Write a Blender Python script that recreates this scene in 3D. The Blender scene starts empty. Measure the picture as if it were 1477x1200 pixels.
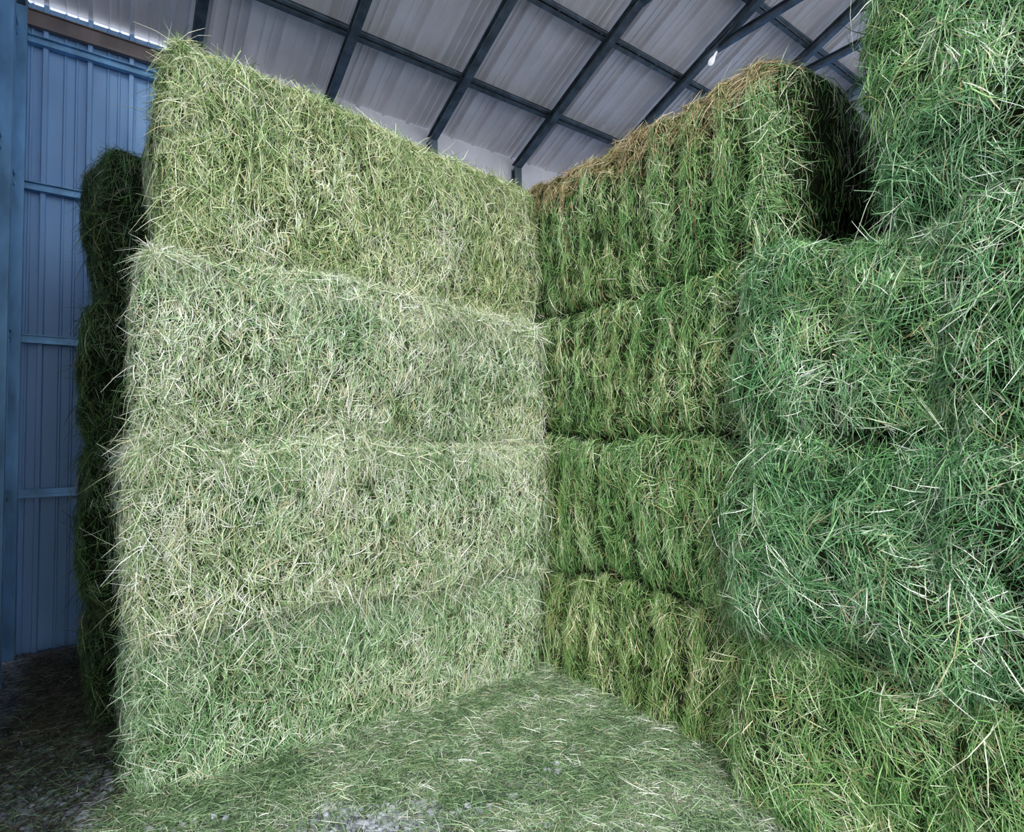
import bpy, math, numpy as np
from mathutils import Vector
rng = np.random.default_rng(7)
ANG = math.atan2(.583,.815)
CU = np.array([math.cos(ANG), math.sin(ANG), 0]); CN = np.array([-math.sin(ANG), math.cos(ANG), 0])
def W(u,n,z): 
    p = CU*u + CN*n; return (p[0], p[1], z)
scene = bpy.context.scene
def link(o): scene.collection.objects.link(o); return o
KS=3; NVB=(KS+1)*2

# ---------------------------------------------------------------- noise
def _h(i,j,k,s):
    v = (i.astype(np.int64)*374761393 + j.astype(np.int64)*668265263 + k.astype(np.int64)*2147483647 + s*1274126177) & 0xffffffff
    v = ((v ^ (v>>13))*1274126177) & 0xffffffff
    v = v ^ (v>>16)
    return (v & 0xffff)/65535.0
def vn(p, s=0):
    f = np.floor(p); t = p-f; t = t*t*(3-2*t); f=f.astype(np.int64)
    r = 0
    for a in (0,1):
        for b in (0,1):
            for c in (0,1):
                w = (t[:,0] if a else 1-t[:,0])*(t[:,1] if b else 1-t[:,1])*(t[:,2] if c else 1-t[:,2])
                r = r + w*_h(f[:,0]+a, f[:,1]+b, f[:,2]+c, s)
    return r
def cell(p, s=0):
    f=np.floor(p).astype(np.int64); return _h(f[:,0],f[:,1],f[:,2],s)
def nrm(v): return v/np.maximum(np.linalg.norm(v,axis=1,keepdims=True),1e-9)

# ---------------------------------------------------------------- materials
def newmat(name):
    m = bpy.data.materials.new(name); m.use_nodes=True
    nt = m.node_tree; b = nt.nodes['Principled BSDF']; return m,nt,b
def hay_material(name, rough, spec):
    m,nt,b = newmat(name)
    a = nt.nodes.new('ShaderNodeAttribute'); a.attribute_name='strand_color'
    nt.links.new(a.outputs['Color'], b.inputs['Base Color'])
    b.inputs['Roughness'].default_value=rough
    b.inputs['Specular IOR Level'].default_value=spec
    return m
HAY = hay_material('dry_grass_strands', .40, .5)
def core_mat():
    m,nt,b = newmat('hay_core')
    tc = nt.nodes.new('ShaderNodeTexCoord'); n = nt.nodes.new('ShaderNodeTexNoise'); n.inputs['Scale'].default_value=35; n.inputs['Detail'].default_value=6
    a = nt.nodes.new('ShaderNodeAttribute'); a.attribute_name='strand_color'
    r = nt.nodes.new('ShaderNodeMapRange'); r.inputs[1].default_value=.3; r.inputs[2].default_value=.7; r.inputs[3].default_value=.4; r.inputs[4].default_value=1.3
    mx = nt.nodes.new('ShaderNodeVectorMath'); mx.operation='SCALE'
    nt.links.new(tc.outputs['Object'], n.inputs['Vector']); nt.links.new(n.outputs['Fac'], r.inputs[0])
    nt.links.new(a.outputs['Color'], mx.inputs[0]); nt.links.new(r.outputs[0], mx.inputs['Scale'])
    nt.links.new(mx.outputs[0], b.inputs['Base Color']); b.inputs['Roughness'].default_value=.95
    b.inputs['Specular IOR Level'].default_value=.1
    return m
CORE = core_mat()
m,nt,b = newmat('baler_twine'); b.inputs['Base Color'].default_value=(.16,.045,.02,1); b.inputs['Roughness'].default_value=.6; TWINE=m

def metal(name, col, rough=.45, metallic=.3, var=.25, scale=3):
    m,nt,b = newmat(name)
    tc = nt.nodes.new('ShaderNodeTexCoord'); n = nt.nodes.new('ShaderNodeTexNoise'); n.inputs['Scale'].default_value=scale; n.inputs['Detail'].default_value=5
    mp = nt.nodes.new('ShaderNodeMapping'); mp.inputs['Scale'].default_value=(1,1,.35)
    cr = nt.nodes.new('ShaderNodeValToRGB')
    cr.color_ramp.elements[0].position=.3; cr.color_ramp.elements[1].position=.7
    cr.color_ramp.elements[0].color=tuple(c*(1-var) for c in col)+(1,)
    cr.color_ramp.elements[1].color=tuple(min(1,c*(1+var)) for c in col)+(1,)
    nt.links.new(tc.outputs['Object'], mp.inputs[0]); nt.links.new(mp.outputs[0], n.inputs['Vector']); nt.links.new(n.outputs['Fac'], cr.inputs[0]); nt.links.new(cr.outputs[0], b.inputs['Base Color'])
    b.inputs['Roughness'].default_value=rough; b.inputs['Metallic'].default_value=metallic
    return m
WALLM = metal('steel_sheet_blue_light_tint', (.30,.50,.78), .42, .1, .12)  # whitish-grey sheet; the blue of the sky light is put into its colour
ROOFM = metal('roof_steel_sheet', (.87,.82,.84), .5, .05, .08)
STEEL = metal('galvanised_steel_frame', (.12,.15,.175), .4, .5, .45, 8)
BLUESTEEL = metal('blue_girt_steel', (.20,.40,.62), .35, .4, .3, 8)
BROWN = metal('eave_beam_rust', (.22,.17,.16), .6, .1, .3, 6)

# ---------------------------------------------------------------- mesh helper
def mesh_from(name, V, quads, mats, mat_idx=None, colors=None, smooth=False):
    me = bpy.data.meshes.new(name)
    me.vertices.add(len(V)); me.vertices.foreach_set('co', V.astype(np.float32).ravel())
    F=len(quads); me.loops.add(F*4); me.polygons.add(F)
    me.loops.foreach_set('vertex_index', quads.astype(np.int32).ravel())
    me.polygons.foreach_set('loop_start', np.arange(0,F*4,4,dtype=np.int32))
    for mm in mats: me.materials.append(mm)
    if mat_idx is not None: me.polygons.foreach_set('material_index', mat_idx.astype(np.int32))
    me.polygons.foreach_set('use_smooth', np.full(F, smooth))
    me.update(calc_edges=True)
    if colors is not None:
        a = me.color_attributes.new('strand_color','FLOAT_COLOR','POINT')
        c4 = np.ones((len(V),4),np.float32); c4[:,:3]=colors
        a.data.foreach_set('color', c4.ravel())
    o = bpy.data.objects.new(name, me); return link(o)

def blades(P, N, T, L, Wd, lift, curl, droop, K=KS):
    M=len(P)
    d0 = nrm(T + lift[:,None]*N)
    side = nrm(np.cross(d0,N)+ rng.normal(0,.55,(M,3)))
    cdir = nrm(np.cross(N,T))
    s = np.linspace(0,1,K+1)
    V = np.empty((M,K+1,2,3))
    for i,si in enumerate(s):
        c = P + L[:,None]*(d0*si + cdir*(curl*si*si)[:,None] - N*(lift*.55*si*si)[:,None])
        c[:,2] -= L*droop*si*si
        w = Wd*(1-.75*si**2)*(.6+.4*min(1,si*4))*.5
        V[:,i,0]=c+side*w[:,None]; V[:,i,1]=c-side*w[:,None]
    base = (np.arange(M)*(K+1)*2)[:,None]
    k = np.arange(K)*2
    q = np.stack([base+k, base+k+1, base+k+3, base+k+2],axis=2).reshape(-1,4)
    return V.reshape(-1,3), q

def L3(r,g,b): 
    return np.array([((c/255+.055)/1.055)**2.4 for c in (r,g,b)])
# order: palest, mid, green, dark, tan
PAL = {
 'pale':  ([L3(246,247,224), L3(203,215,174), L3(144,173,112), L3(78,112,62), L3(212,202,160)], [.31,.26,.21,.15,.07]),
 'paleg': ([L3(236,244,218), L3(176,205,158), L3(118,160,102), L3(68,111,62), L3(190,188,146)], [.23,.27,.26,.20,.04]),
 'yel':   ([L3(238,240,200), L3(188,204,143), L3(134,164,96), L3(78,113,58), L3(200,188,134)], [.25,.27,.24,.18,.06]),
 'deep':  ([L3(228,238,200), L3(150,187,120), L3(97,146,78), L3(50,92,42), L3(172,162,114)], [.18,.24,.30,.23,.05]),
 'olive': ([L3(232,232,188), L3(157,183,117), L3(106,144,74), L3(59,94,44), L3(170,155,104)], [.18,.25,.29,.21,.07]),
 'brown': ([L3(224,208,166), L3(188,166,120), L3(150,130,86), L3(112,124,72), L3(104,88,60)], [.23,.3,.24,.14,.09]),
 'cool':  ([L3(230,240,216), L3(143,183,133), L3(88,141,86), L3(43,86,48), L3(156,154,114)], [.18,.23,.30,.25,.04]),
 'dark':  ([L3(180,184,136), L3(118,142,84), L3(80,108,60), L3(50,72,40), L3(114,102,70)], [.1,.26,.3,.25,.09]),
 'debris':  ([L3(140,122,100), L3(98,82,68), L3(68,56,48), L3(92,98,72), L3(180,172,150)], [.24,.3,.25,.10,.11]),
 'chaff': ([L3(238,242,222), L3(172,196,152), L3(114,147,98), L3(64,94,58), L3(172,168,134)], [.21,.26,.27,.21,.05]),
}
ORDER=[0,4,1,2,3]
def colours(n, pal, patch=None):
    if isinstance(pal,tuple):
        a=colours(n,pal[0],patch); b_=colours(n,pal[1],patch)
        mk=rng.random(n)<pal[2]; a[mk]=b_[mk]; return a
    cs,w = PAL[pal]; cs=np.array(cs); w=np.array(w)
    x = rng.random(n) if patch is None else np.clip(rng.random(n)*.72 + (1-patch)*.28,0,.999)
    cum=np.cumsum(w[ORDER])/w.sum()
    idx = np.array(ORDER)[np.clip(np.searchsorted(cum,x),0,4)]
    c = cs[idx]*rng.uniform(.75,1.2,(n,1))*rng.uniform(.94,1.06,(n,3))
    return np.clip(c,0,.95)

# ---------------------------------------------------------------- a big square bale
def bale(u0,u1,n0,n1,z0,z1, faces, pal, core=(.014,.021,.008), lump=.05, fine=.02, rib=None, r=.08,  # dark core colour stands in for shade in gaps between strands
         Ls=(.07,.17), Ws=(.0025,.0048), vert=.6, lift=.2, edge=900, toppal=None, twine=0, seed=0, kb=0, kt=0,
         edges=None, curl=.35, pal2=None, tuft=.07, bands=0, vs=.42, cull=1.0, ribpow=.5, seamcull=.55, p2=.35, warp=1.0):
    c = np.array([(u0+u1)/2,(n0+n1)/2,(z0+z1)/2]); h = np.array([(u1-u0)/2,(n1-n0)/2,(z1-z0)/2])
    off = np.array([seed*3.7, seed*1.9, seed*5.3])
    def surf(p, getd=False):
        inner = np.clip(p, -(h-r), (h-r)); N = nrm(p-inner)
        q = inner + N*r
        horiz=1-.6*np.abs(N[:,2])
        d = (lump*(vn((q+off)/.28,1)-.5) + lump*.6*(vn((q+off)/.11,2)-.5))*horiz + fine*(vn((q+off)/.04,3)-.5)
        g = np.zeros(len(p))
        if rib:
            ax,per,amp = rib
            a = q[:,ax] + per*.55*(vn((q+off)*np.array([1.5,1.5,2.0]),4)-.5)
            rr=np.abs(np.sin(np.pi*a/per))**ribpow; m_=(np.abs(N[:,ax])<.7)&(np.abs(N[:,2])<.85)
            d = d + amp*(rr-.8)*m_
            g = np.where(m_, np.clip((.6-rr)/.3,0,1), 0)
        d = d + .045*(1-(q[:,2]/h[2])**2)*(np.abs(N[:,2])<.6)
        hol = np.clip((.42-vn((q+off)/.11,2))/.2,0,1)*.6
        q = q + N*d[:,None]
        if getd: return q,N,np.maximum(g,hol)
        return q, N
    Vs=[];Qs=[];Ms=[];Cs=[];nv=0
    def add(V,Q,mi,C):
        nonlocal nv
        if kb or kt:
            t=np.clip((V[:,2]+h[2])/(2*h[2]),0,1.2)
            V[:,2]+= (kb+(kt-kb)*t)*(1-V[:,0]/h[0])
        g=V+c; a=np.clip(g[:,2]/.5,0,1)*warp
        q=g/np.array([.55,.55,.9])
        w0=vn(q,71)-.5; w1=vn(q+7.3,72)-.5; w2=vn(q+3.1,73)-.5
        V[:,2]+=a*.085*w0; V[:,0]+=a*.08*w1; V[:,1]+=a*.08*w2
        V[:,2]=np.maximum(V[:,2],-c[2]+.003)
        Vs.append(V);Qs.append(Q+nv);Ms.append(np.full(len(Q),mi));Cs.append(C);nv+=len(V)
    for ax in range(3):
        b1,b2=[(1,2),(2,0),(0,1)][ax]
        for sg in (-1,1):
            n1_=max(6,int(2*h[b1]/.03)); n2_=max(6,int(2*h[b2]/.03))
            A,B=np.meshgrid(np.linspace(-h[b1],h[b1],n1_+1),np.linspace(-h[b2],h[b2],n2_+1),indexing='ij')
            p=np.zeros((A.size,3)); p[:,ax]=sg*h[ax]; p[:,b1]=A.ravel(); p[:,b2]=B.ravel()
            V,N=surf(p)
            i=np.arange(n1_)[:,None]*(n2_+1)+np.arange(n2_)[None,:]
            q=np.stack([i,i+n2_+1,i+n2_+2,i+1],axis=2).reshape(-1,4)
            if sg<0: q=q[:,::-1]
            add(V,q,0,np.tile(np.array(core),(len(V),1)))
    fd={'-x':(0,-1),'+x':(0,1),'-y':(1,-1),'+y':(1,1),'-z':(2,-1),'+z':(2,1)}
    for f,dens in faces.items():
        ax,sg=fd[f]; b1,b2=[(1,2),(2,0),(0,1)][ax]
        M=int(4*h[b1]*h[b2]*dens)
        p=np.zeros((M,3)); p[:,ax]=sg*h[ax]; p[:,b1]=rng.uniform(-h[b1],h[b1],M); p[:,b2]=rng.uniform(-h[b2],h[b2],M)
        P,N,G=surf(p,True)
        seam=np.clip((np.abs(p[:,2])-(h[2]-.06))/.03,0,1)*(ax!=2)
        if f=='-x': seam=np.maximum(seam,.6*np.clip((np.abs(p[:,1])-(h[1]-.03))/.03,0,1))
        kp=rng.random(M)>np.clip(np.maximum(G*.85*cull,seam*seamcull),0,.92)
        P=P[kp];N=N[kp];M=len(P)
        zz=np.tile([0,0,1.],(M,1)); 
        if ax==2: zz=np.tile([.3,1.,0],(M,1))
        e1=nrm(np.cross(zz,N)+1e-6); e2=np.cross(N,e1)
        wp=(P+off)/tuft+1.3*np.stack([vn((P+off)/.1,21),vn((P+off)/.1,22),vn((P+off)/.1,23)],1)
        wp[:,ax]=0
        c1=cell(wp,31);c2=cell(wp,32);c3=cell(wp,33);c4=cell(wp,34)
        isv=c2<vert
        tang=np.where(isv, (c1-.5)*2*vs+math.pi/2, c1*2*math.pi)
        loose=rng.random(M)<.38
        rv=rng.random(M)<vert
        rang=np.where(rv, rng.normal(0,vs,M)+math.pi/2, rng.uniform(0,2*math.pi,M))
        ang=np.where(loose,rang,tang+rng.normal(0,.32,M)) + math.pi*(rng.random(M)<.5)
        T=e1*np.cos(ang)[:,None]+e2*np.sin(ang)[:,None]
        L=rng.uniform(Ls[0],Ls[1],M)*np.where(rng.random(M)<.07,1.7,1)
        Wd=rng.uniform(Ws[0],Ws[1],M)
        lf=np.abs(rng.normal(0,lift,M))*.6+lift*c4*.7+.03
        lf=np.where(rng.random(M)<.09,lf+rng.uniform(.3,.9,M),lf)
        cu=rng.normal(0,curl*.6,M)+(c3-.5)*1.6*curl; dr=rng.uniform(0,.12,M)
        P2=P-N*rng.uniform(.0,.02,M)[:,None]-T*(L*.4)[:,None]
        V,Q=blades(P2+N*.006,N,T,L,Wd,lf,cu,dr)
        patch=vn((P+off)/.22,5)*.5+vn((P+off)/.06,6)*.25+c4*.25
        if bands: patch=patch+.22*np.exp(-((P[:,2]/h[2]-bands)/.13)**2)
        patch=np.clip((patch-.5)*2.0+.5,0,1)
        pp=pal
        if pal2:
            wgt=np.clip((vn((P+off)/.4,15)*.7+vn((P+off)/.12,16)*.3-.5)*1.6+p2,0,1); pp=(pal,pal2,wgt)
        C=colours(M,pp,patch)
        if toppal and f!='-y':
            tz=(P[:,2]+h[2])/(2*h[2])+rng.normal(0,.09,M)+(vn((P+off)/.2,9)-.5)*.35
            mk=tz>.84; C[mk]=colours(int(mk.sum()),toppal)
        add(V,Q,1,np.repeat(C,NVB,axis=0))
    for (f1,f2,dn) in (edges or []):
        a1,s1=fd[f1];a2,s2=fd[f2]; a3=3-a1-a2
        M=int(2*h[a3]*edge*dn)
        p=np.zeros((M,3)); p[:,a1]=s1*h[a1]; p[:,a2]=s2*h[a2]; p[:,a3]=rng.uniform(-h[a3],h[a3],M)
        # roots spread irregularly back from the edge over both faces
        sp=np.abs(rng.normal(0,.08,M)); wch=rng.random(M)<.7
        p[:,a1]-=np.where(wch,0,s1*sp); p[:,a2]-=np.where(wch,s2*sp,0)
        kp=vn((p+off)/.09,61)>rng.uniform(.1,.75,M); p=p[kp]; M=len(p)
        P,N=surf(p)
        N=nrm(N+rng.normal(0,.35,(M,3)))
        T=rng.normal(0,.8,(M,3)); T[:,2]*=.6; T[:,2]-=.22
        T=nrm(T-N*np.sum(T*N,axis=1,keepdims=True))
        L=rng.uniform(.06,.23,M)*np.where(rng.random(M)<.08,1.4,1); Wd=rng.uniform(Ws[0],Ws[1]*1.1,M)
        lf=np.abs(rng.normal(.15,.5,M)); cu=rng.normal(0,.35,M); dr=rng.uniform(.0,.6,M)
        V,Q=blades(P-N*.02-T*(L*rng.uniform(.1,.5,M))[:,None],N,T,L,Wd,lf,cu,dr)
        ep = toppal if (toppal and '+z' in (f1,f2) and '-x' in (f1,f2)) else pal
        add(V,Q,1,np.repeat(colours(M,ep),NVB,axis=0))
    if twine:
        ax = rib[0] if rib else 0
        for t in np.linspace(-h[ax]*.6,h[ax]*.6,twine):
            fx = 1-ax
            zs=np.linspace(-h[2],h[2],24)
            p=np.zeros((24,3)); p[:,ax]=t+rng.normal(0,.008,24).cumsum()*.6; p[:,fx]=-h[fx]; p[:,2]=zs
            P,N=surf(p); P=P+N*.006
            wv=np.zeros(3); wv[ax]=.0028
            V=np.stack([P-wv,P+N*.004,P+wv],axis=1).reshape(-1,3)
            i=np.arange(23)*3
            Q=np.concatenate([np.stack([i,i+1,i+4,i+3],1),np.stack([i+1,i+2,i+5,i+4],1)])
            add(V,Q,2,np.zeros((len(V),3)))
    o=mesh_from('hay_bale',np.concatenate(Vs),np.concatenate(Qs),[CORE,HAY,TWINE],np.concatenate(Ms),np.concatenate(Cs))
    o.location=W(*c); o.rotation_euler=(0,0,ANG)
    return o

ZL=[0,.82,1.72,2.63,3.64]; KL=[0,.0,.035,.055,.12]
D=13500
lu=[.14,.12,.17,.25]; pal=['paleg','pale','pale','yel']; pal2=['pale','paleg','paleg','pale']; ln=[3.35,3.25,3.27,3.37]; lr=[2.62,2.6,2.62,2.64]
for i in range(4):
    fc={'-y':D,'-x':7500,'+x':1500}
    ed=[('-y','+z',3.6),('-y','-x',1.4),('-x','+z',1.6),('-y','+x',.5),('-y','-z',.7 if i else .3)]
    if i==3: fc['+z']=3000; ed[0]=('-y','+z',2.8)
    bale(lu[i],lr[i],ln[i],4.2,ZL[i]-.01-(.09 if i==0 else 0),ZL[i+1]+.012,fc,pal[i],pal2=pal2[i],core=(.036,.05,.02),lump=.07,rib=(0,.065,.028),r=.085,
         Ls=(.04,.12),Ws=(.0026,.0050),vert=.6,lift=.2,seed=i+1,edges=ed,edge=1500,curl=.5,kb=KL[i],kt=KL[i+1],tuft=.045,bands=[0,.2,.25,0][i],vs=.5,cull=.8,seamcull=.35,p2=.3)
for i in range(4):
    fc={'-y':2500,'-x':8000}
    if i==3: fc['+z']=2500
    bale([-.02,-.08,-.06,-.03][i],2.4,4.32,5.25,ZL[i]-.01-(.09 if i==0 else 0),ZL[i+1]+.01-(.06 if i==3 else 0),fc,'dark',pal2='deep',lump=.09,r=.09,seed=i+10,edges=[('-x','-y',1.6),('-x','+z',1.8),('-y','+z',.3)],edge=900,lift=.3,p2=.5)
rn=[1.74,1.78,1.66,1.52]; rp=['olive','deep','deep','deep']; rp2=['deep','olive','olive','olive']
ZR=[0,.82,1.78,2.72,3.79]
for i in range(4):
    fc={'-x':11500,'-y':5000 if i<3 else 1800}
    ed=[('-x','+z',2.0),('-x','-y',1.8)]
    if i==3: fc['+z']=7000; ed.append(('-y','+z',.5)); ed[0]=('-x','+z',3.2)
    bale([2.80,2.72,2.76,2.80][i],4.1,rn[i],4.1,ZR[i]-.005-(.10 if i==0 else 0),ZR[i+1]+.005,fc,rp[i],pal2=rp2[i],lump=.09,rib=(1,[.25,.23,.18,.21][i],[.13,.06,.12,.12][i]),r=.12,ribpow=.8,
         Ls=(.05,.15),Ws=(.0024,.0048),vert=.66,lift=.19,seed=i+20,edges=ed,edge=1000,toppal='brown' if i==3 else None,twine=4 if i else 0,vs=.36,curl=.3,seamcull=.8)
# near stack: columns of bale ends
ZF=[0,.90,1.82,2.70,3.72]
cols=[(.745,1.62),(-.14,.745),(-1.02,-.14)]
for ci,(a,b_) in enumerate(cols):
    for i in range(3):
        j=rng.uniform(-.02,.02,2); du=rng.uniform(-.03,.03)
        dn=[10000,8500,2500][ci]
        fc={'-x':dn}
        if ci==0: fc['+y']=3500
        if i==2: fc['+z']=6500 if ci<2 else 2000
        ed=[('-x','+z',2.2),('-x','+y',1.6),('-x','-y',1.2)]
        if ci==0 and i==2: ed.append(('+y','+z',1.0))
        bale([2.60,2.52,2.56][i]+du,4.05,a+(j[0] if ci else 0)-.015,b_+.015,ZF[i]-.008-(.10 if i==0 else 0),ZF[i+1]+.01,fc,['deep','cool','cool'][i],pal2=['olive','deep','deep'][i],lump=.15,rib=(1,.3,.04),r=.12,
         Ls=(.05,.19),Ws=(.0024,.0054),vert=.3,lift=.28,seed=i+30+ci*5,edges=ed,edge=900,curl=.35,tuft=.08,seamcull=.55)
for k,(a,b_) in enumerate([(.10,1.01),(-.82,.09)]):
  for t in range(2):  # upper tier is unseen, added to block sun from the gap behind
    bale(2.57+t*.03,4.05,a,b_,ZF[3]+t*1.0,ZF[4]+t*.95,{'-x':(9500 if k==0 else 3000) if t==0 else 1500,'+y':5000 if k==0 and t==0 else 500,'+z':1500 if t else 1},'cool',pal2='deep',lump=.14,rib=(1,.3,.035),r=.10,
         Ls=(.05,.19),Ws=(.0024,.0054),vert=.35,lift=.28,seed=60+k+t*3,edges=[('-x','+y',1.8),('-x','+z',.9),('-x','-z',.8)],edge=900,curl=.35,tuft=.08)
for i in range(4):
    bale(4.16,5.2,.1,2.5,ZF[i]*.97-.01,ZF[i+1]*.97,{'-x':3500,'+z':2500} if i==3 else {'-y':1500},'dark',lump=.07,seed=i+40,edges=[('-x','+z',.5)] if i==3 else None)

# ---------------------------------------------------------------- floor
def vbox(u0,u1,n0,n1,z0,z1):
    V=np.array([[u,n,z] for z in (z0,z1) for (u,n) in ((u0,n0),(u1,n0),(u1,n1),(u0,n1))],float)
    Q=np.array([[0,3,2,1],[4,5,6,7],[0,1,5,4],[1,2,6,5],[2,3,7,6],[3,0,4,7]])
    return V,Q
def join_boxes(name, lst, mat, xf=True):
    Vs=[];Qs=[];n=0
    for V,Q in lst: Vs.append(V);Qs.append(Q+n);n+=len(V)
    o=mesh_from(name,np.concatenate(Vs),np.concatenate(Qs),[mat]); 
    if xf: o.rotation_euler=(0,0,ANG)
    return o
m,nt,b=newmat('gravel_floor')
tc=nt.nodes.new('ShaderNodeTexCoord'); vo=nt.nodes.new('ShaderNodeTexVoronoi'); vo.inputs['Scale'].default_value=38
cr=nt.nodes.new('ShaderNodeValToRGB'); cr.color_ramp.elements[0].color=(.06,.06,.062,1); cr.color_ramp.elements[1].color=(.54,.55,.57,1)
n2=nt.nodes.new('ShaderNodeTexNoise'); n2.inputs['Scale'].default_value=4; n2.inputs['Detail'].default_value=8
mx=nt.nodes.new('ShaderNodeMix'); mx.data_type='RGBA'; mx.blend_type='MULTIPLY'; mx.inputs[0].default_value=.5
nt.links.new(tc.outputs['Object'],vo.inputs['Vector']); nt.links.new(tc.outputs['Object'],n2.inputs['Vector'])
nt.links.new(vo.outputs['Color'],cr.inputs[0]); nt.links.new(cr.outputs[0],mx.inputs[6]); nt.links.new(n2.outputs['Fac'],mx.inputs[7]); nt.links.new(mx.outputs[2],b.inputs['Base Color'])
bp=nt.nodes.new('ShaderNodeBump'); bp.inputs['Distance'].default_value=.02; bp.invert=True
nt.links.new(vo.outputs['Distance'],bp.inputs['Height']); nt.links.new(bp.outputs[0],b.inputs['Normal']); b.inputs['Roughness'].default_value=.9
join_boxes('floor',[vbox(-14,14,-16,6.3,-.1,0)],m)

m,nt,b=newmat('gravel_stone')
a=nt.nodes.new('ShaderNodeAttribute'); a.attribute_name='strand_color'; nt.links.new(a.outputs['Color'],b.inputs['Base Color']); b.inputs['Roughness'].default_value=.8
def stones():
    pts=[]
    def reg(cx,cy,sx,sy,n): 
        p=rng.normal(0,1,(n,2))*[sx,sy]+[cx,cy]; pts.append(p)
    reg(-.62,2.68,.22,.09,520); reg(-2.2,2.75,.35,.25,1300); reg(-2.5,3.1,.4,.35,800); reg(-.2,2.2,.8,.2,500); reg(.35,2.9,.4,.3,80)
    p=np.concatenate(pts)
    u=p@CU[:2]; n=p@CN[:2]; p=p[(u>-.42)&~((u>.05)&(n>3.2))&(u<2.3)]
    M=len(p)
    import bmesh
    bm=bmesh.new(); bmesh.ops.create_cube(bm,size=1); bmesh.ops.subdivide_edges(bm,edges=bm.edges[:],cuts=1,use_grid_fill=True)
    bv=nrm(np.array([v.co for v in bm.verts])); bq=np.array([[v.index for v in f.verts] for f in bm.faces]); bm.free()
    k=len(bv)
    s=rng.uniform(.007,.022,(M,1,1))*np.stack([rng.uniform(.8,1.4,M),rng.uniform(.7,1.1,M),rng.uniform(.5,.8,M)],1)[:,None,:]
    jit=rng.uniform(.75,1.2,(M,k,1)); V=bv[None]*jit*s
    th=rng.uniform(0,6.28,M); c,sn=np.cos(th)[:,None],np.sin(th)[:,None]
    X=V[:,:,0]*c-V[:,:,1]*sn; Y=V[:,:,0]*sn+V[:,:,1]*c
    V=np.stack([X+p[:,None,0],Y+p[:,None,1],V[:,:,2]+.012],2)
    Q=(bq[None]+(np.arange(M)*k)[:,None,None]).reshape(-1,4)
    g=rng.uniform(.12,.58,(M,1)); C=g*np.array([.92,.96,1.06])
    mesh_from('gravel',V.reshape(-1,3),Q,[m],None,np.repeat(C,k,axis=0))
stones()

def strands_obj(P,N,pl,Ls,Ws,name='loose_hay'):
    M=len(P)
    th=rng.uniform(0,6.283,M); T=np.stack([np.cos(th),np.sin(th),np.zeros(M)],1)
    V,Q=blades(P,N,T,rng.uniform(Ls[0],Ls[1],M)*np.where(rng.random(M)<.08,1.6,1),rng.uniform(Ws[0],Ws[1],M),np.abs(rng.normal(0,.3,M)),rng.normal(0,.3,M),np.zeros(M))
    V[:,2]=np.maximum(V[:,2],.003)
    patch=np.clip((vn(P/.22,43)*.4+vn(P/.15,41)*.35+vn(P/.05,42)*.25-.5)*2.4+.5,0,1)
    mesh_from(name,V,Q,[HAY],None,np.repeat(colours(M,pl,patch),NVB,axis=0))
def ground_hay():
    M=180000
    p=np.stack([rng.uniform(-2.2,1.9,M),rng.uniform(1.6,4.4,M)],1)
    u=p@CU[:2]; n=p@CN[:2]
    P3=np.stack([p[:,0],p[:,1],np.zeros(M)],1)
    nz=vn(P3/.35,11)*.5+vn(P3/.10,12)*.5
    d=np.minimum(3.3-n,2.7-u); 
    dens=np.clip(1.35-d*.32,.4,1.2)
    hole=np.exp(-(((p[:,0]+.62)/.34)**2+((p[:,1]-2.63)/.14)**2))
    keep=(n<3.34)&(u<2.80)&(u>.0)&(rng.random(M)<dens*(.12+nz*1.4)*(1-.85*hole))
    p=p[keep];u=u[keep];n=n[keep];nz=nz[keep]
    z=.006+.05*np.exp(-((3.3-n)/.12)**2)*rng.random(len(p))+.06*np.exp(-((2.70-u)/.12)**2)*rng.random(len(p))+.07*rng.random(len(p))*nz**1.5
    P=np.stack([p[:,0],p[:,1],z],1)
    strands_obj(P,nrm(np.array([0,0,1.])+rng.normal(0,.2,(len(P),3))),'chaff',(.03,.11),(.0022,.0046))
    M=42000
    u=rng.uniform(-.45,.14,M);n=rng.uniform(1.8,5.9,M)
    q=np.outer(u,CU)+np.outer(n,CN); nz=vn(q/.25,51)
    keep=rng.random(M)<np.clip((n-2.2)/1.6,.25,1)*(.3+nz); u=u[keep];n=n[keep];q=q[keep]
    q[:,2]=.012+.05*rng.random(len(u))*np.clip((n-3.5)/2,.1,1)
    strands_obj(q,nrm(np.array([0,0,1.])+rng.normal(0,.15,(len(q),3))),('debris','chaff',np.clip(.55-(n-3)*.2,.08,.55)),(.03,.11),(.002,.0045))
ground_hay()

# ---------------------------------------------------------------- shed shell
NW=6.16; UL=-.72; UR=13.0; NF=-1.6
SL=.42; EH=5.40
def roofz(n): return EH+SL*(NW-n)
def profile(L):
    xs=[];ys=[];x=0
    while x<L:
        for dx,dy in ((0,0),(.085,0),(.092,.012),(.103,.012),(.11,0),(.165,0),(.172,.012),(.183,.012),(.19,0),(.245,0),(.252,.042),(.283,.042),(.290,0)):
            xs.append(x+dx);ys.append(dy)
        x+=.30
    return np.array(xs),np.array(ys)
def sheet(name, A, B, Cdir, mat, L, lipn):
    xs,ys=profile(L)
    a=np.array(A)[None]+np.outer(xs,Cdir)+np.outer(ys,lipn); b_=np.array(B)[None]+np.outer(xs,Cdir)+np.outer(ys,lipn)
    V=np.concatenate([a,b_]); k=len(xs); i=np.arange(k-1)
    Q=np.stack([i,i+1,i+1+k,i+k],1)
    o=mesh_from(name,V,Q,[mat]); o.rotation_euler=(0,0,ANG)
    md=o.modifiers.new('thickness','SOLIDIFY'); md.thickness=.003
    return o
sheet('wall_back',(UL,NW,0),(UL,NW,EH+.012),np.array([1.,0,0]),WALLM,UR-UL,np.array([0,-1.,0]))
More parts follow.
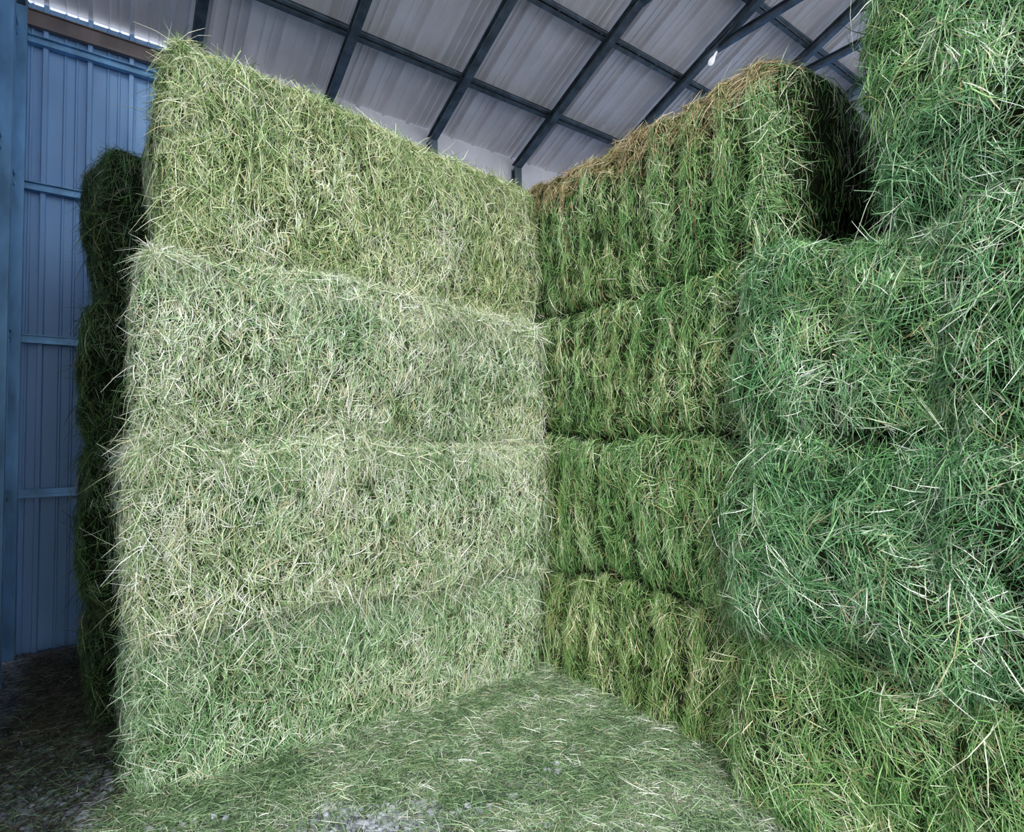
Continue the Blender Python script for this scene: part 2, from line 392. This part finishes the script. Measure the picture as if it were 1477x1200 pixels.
sheet('wall_left',(UL,2.4,0),(UL,2.4,EH+.2),np.array([0,1.,0]),WALLM,NW-2.4-.3,np.array([1.,0,0]))
sheet('wall_right',(UR,NF,0),(UR,NF,EH+.2),np.array([0,1.,0]),WALLM,NW-NF,np.array([-1.,0,0]))
up=nrm(np.array([[0,SL,1.]]))[0]
sheet('ceiling',(UL-.3,NW+.03,roofz(NW+.03)+.06),(UL-.3,NF,roofz(NF)+.06),np.array([1.,0,0]),ROOFM,UR-UL+.6,-up)
join_boxes('trim_1',[vbox(.66,UR,NW-.055,NW-.045,EH-.36,EH+.05)],ROOFM)

def beam(p,q,w,h,upv=(0,0,1)):
    p=np.array(p,float);q=np.array(q,float);d=(q-p)/np.linalg.norm(q-p); upv=np.array(upv,float)
    s=np.cross(d,upv); s/=np.linalg.norm(s); t=np.cross(s,d)
    out=[]
    def bx(s0,s1,t0,t1):
        c=[(s0,t0),(s1,t0),(s1,t1),(s0,t1)]
        V=np.array([e+s*a+t*b_ for e in (p,q) for a,b_ in c])
        Q=np.array([[0,1,2,3],[7,6,5,4],[0,4,5,1],[1,5,6,2],[2,6,7,3],[3,7,4,0]])
        out.append((V,Q))
    th=.008
    bx(-w/2,w/2,-h/2,-h/2+th); bx(-w/2,w/2,h/2-th,h/2); bx(-th/2,th/2,-h/2+th,h/2-th)
    bx(-w/2,-w/2+th,-h/2+th,-h/2+.025); bx(w/2-th,w/2,-h/2+th,-h/2+.025)
    return out
def frame(name,beams,mat):
    return join_boxes(name,[x for b_ in beams for x in b_],mat)
RU=[-.62+1.257*k for k in range(11)]
truss=link(bpy.data.objects.new('roof_truss',None))
for o in (
 frame('purlins',[x for d in (.78,1.76,2.70,3.66,4.6,5.55,6.5,7.4) for x in (beam((UL,NW-d,roofz(NW-d)-.02),(UR,NW-d,roofz(NW-d)-.02),.04,.08,(0,SL,1)),beam((UL,NW-d-.05,roofz(NW-d-.05)-.02),(UR,NW-d-.05,roofz(NW-d-.05)-.02),.03,.05,(0,SL,1)))],STEEL),
 frame('rafters',[beam((u,NW-.02,roofz(NW)-.10),(u,NF,roofz(NF)-.10),.085,.10,(0,SL,1)) for u in RU],STEEL),
 frame('collar_ties',[beam((u+.02,NW-2.25,6.24),(u+.02,NF,6.24),.07,.08) for u in RU],STEEL),
 frame('webs',[x for u in RU for x in (beam((u,4.0,6.26),(u,2.9,roofz(2.9)-.14),.05,.05,(1,0,0)),beam((u,2.9,roofz(2.9)-.14),(u,1.6,6.26),.05,.05,(1,0,0)))],STEEL)): o.parent=truss
wf=link(bpy.data.objects.new('wall_frame',None))
for o in (
 frame('posts',[beam((u,NW-.10,0),(u,NW-.10,EH-.1),.10,.10,(0,1,0)) for u in RU[1:]],STEEL),
 frame('girts',[beam((UL+.05,NW-.05,z),(UR,NW-.05,z),.06,.07) for z in (1.31,2.58,3.85)]+[beam((UL+.05,NW-.05,5.08),(.66,NW-.05,5.08),.06,.07)]+
      [beam((UL+.06,2.4,z),(UL+.06,NW-.1,z),.08,.09) for z in (1.31,2.58,3.85,5.08)],BLUESTEEL),
 frame('corner_post',[beam((UL+.10,NW-.08,0),(UL+.10,NW-.08,EH),.11,.11,(0,1,0))],BLUESTEEL),
 frame('side_posts',[beam((UL+.10,n,0),(UL+.10,n,EH),.10,.10,(0,1,0)) for n in (5.35,4.1,2.6)],BLUESTEEL),
 frame('eave_beam',[beam((UL,NW-.05,EH-.14),(.66,NW-.05,EH-.14),.05,.14)],BROWN)): o.parent=wf

def bulb():
    prof=[(0,.0),(.012,0),(.014,-.05),(.022,-.07),(.032,-.10),(.034,-.125),(.026,-.15),(.012,-.162),(0.0005,-.165)]
    V=[];k=16
    for r_,z in prof:
        for j in range(k): V.append((max(r_,.0005)*math.cos(j*6.2832/k),max(r_,.0005)*math.sin(j*6.2832/k),z))
    Q=[[i*k+j,i*k+(j+1)%k,(i+1)*k+(j+1)%k,(i+1)*k+j] for i in range(len(prof)-1) for j in range(k)]
    m,nt,b=newmat('bulb_glass'); b.inputs['Base Color'].default_value=(.9,.9,.92,1); b.inputs['Emission Color'].default_value=(1,1,1,1); b.inputs['Emission Strength'].default_value=.5
    o=mesh_from('light_bulb',np.array(V),np.array(Q),[m],smooth=True)
    o.location=W(RU[5]+.02,NW-2.28,6.20); o.rotation_euler=(0.2,.5,0)
bulb()

# ---------------------------------------------------------------- light
w=bpy.data.worlds.new('overcast_sky'); scene.world=w; w.use_nodes=True
bg=w.node_tree.nodes['Background']; bg.inputs['Color'].default_value=(.80,.89,1,1); bg.inputs['Strength'].default_value=1.5
sun=bpy.data.lights.new('daylight','SUN'); sun.energy=3.6; sun.angle=math.radians(22); sun.color=(1,.99,.98)
so=link(bpy.data.objects.new('daylight',sun)); d=Vector((-.06,-.90,.50)).normalized(); so.rotation_euler=d.to_track_quat('Z','Y').to_euler(); so.location=(2,-6,5)

cam=bpy.data.cameras.new('camera'); cam.sensor_fit='HORIZONTAL'; cam.sensor_width=36; cam.lens=820/1477*36; cam.clip_start=.02
co=link(bpy.data.objects.new('camera',cam)); co.location=(0,0,1.83); co.rotation_euler=(math.radians(90+1.4),0,0); scene.camera=co
scene.view_settings.view_transform='Standard'
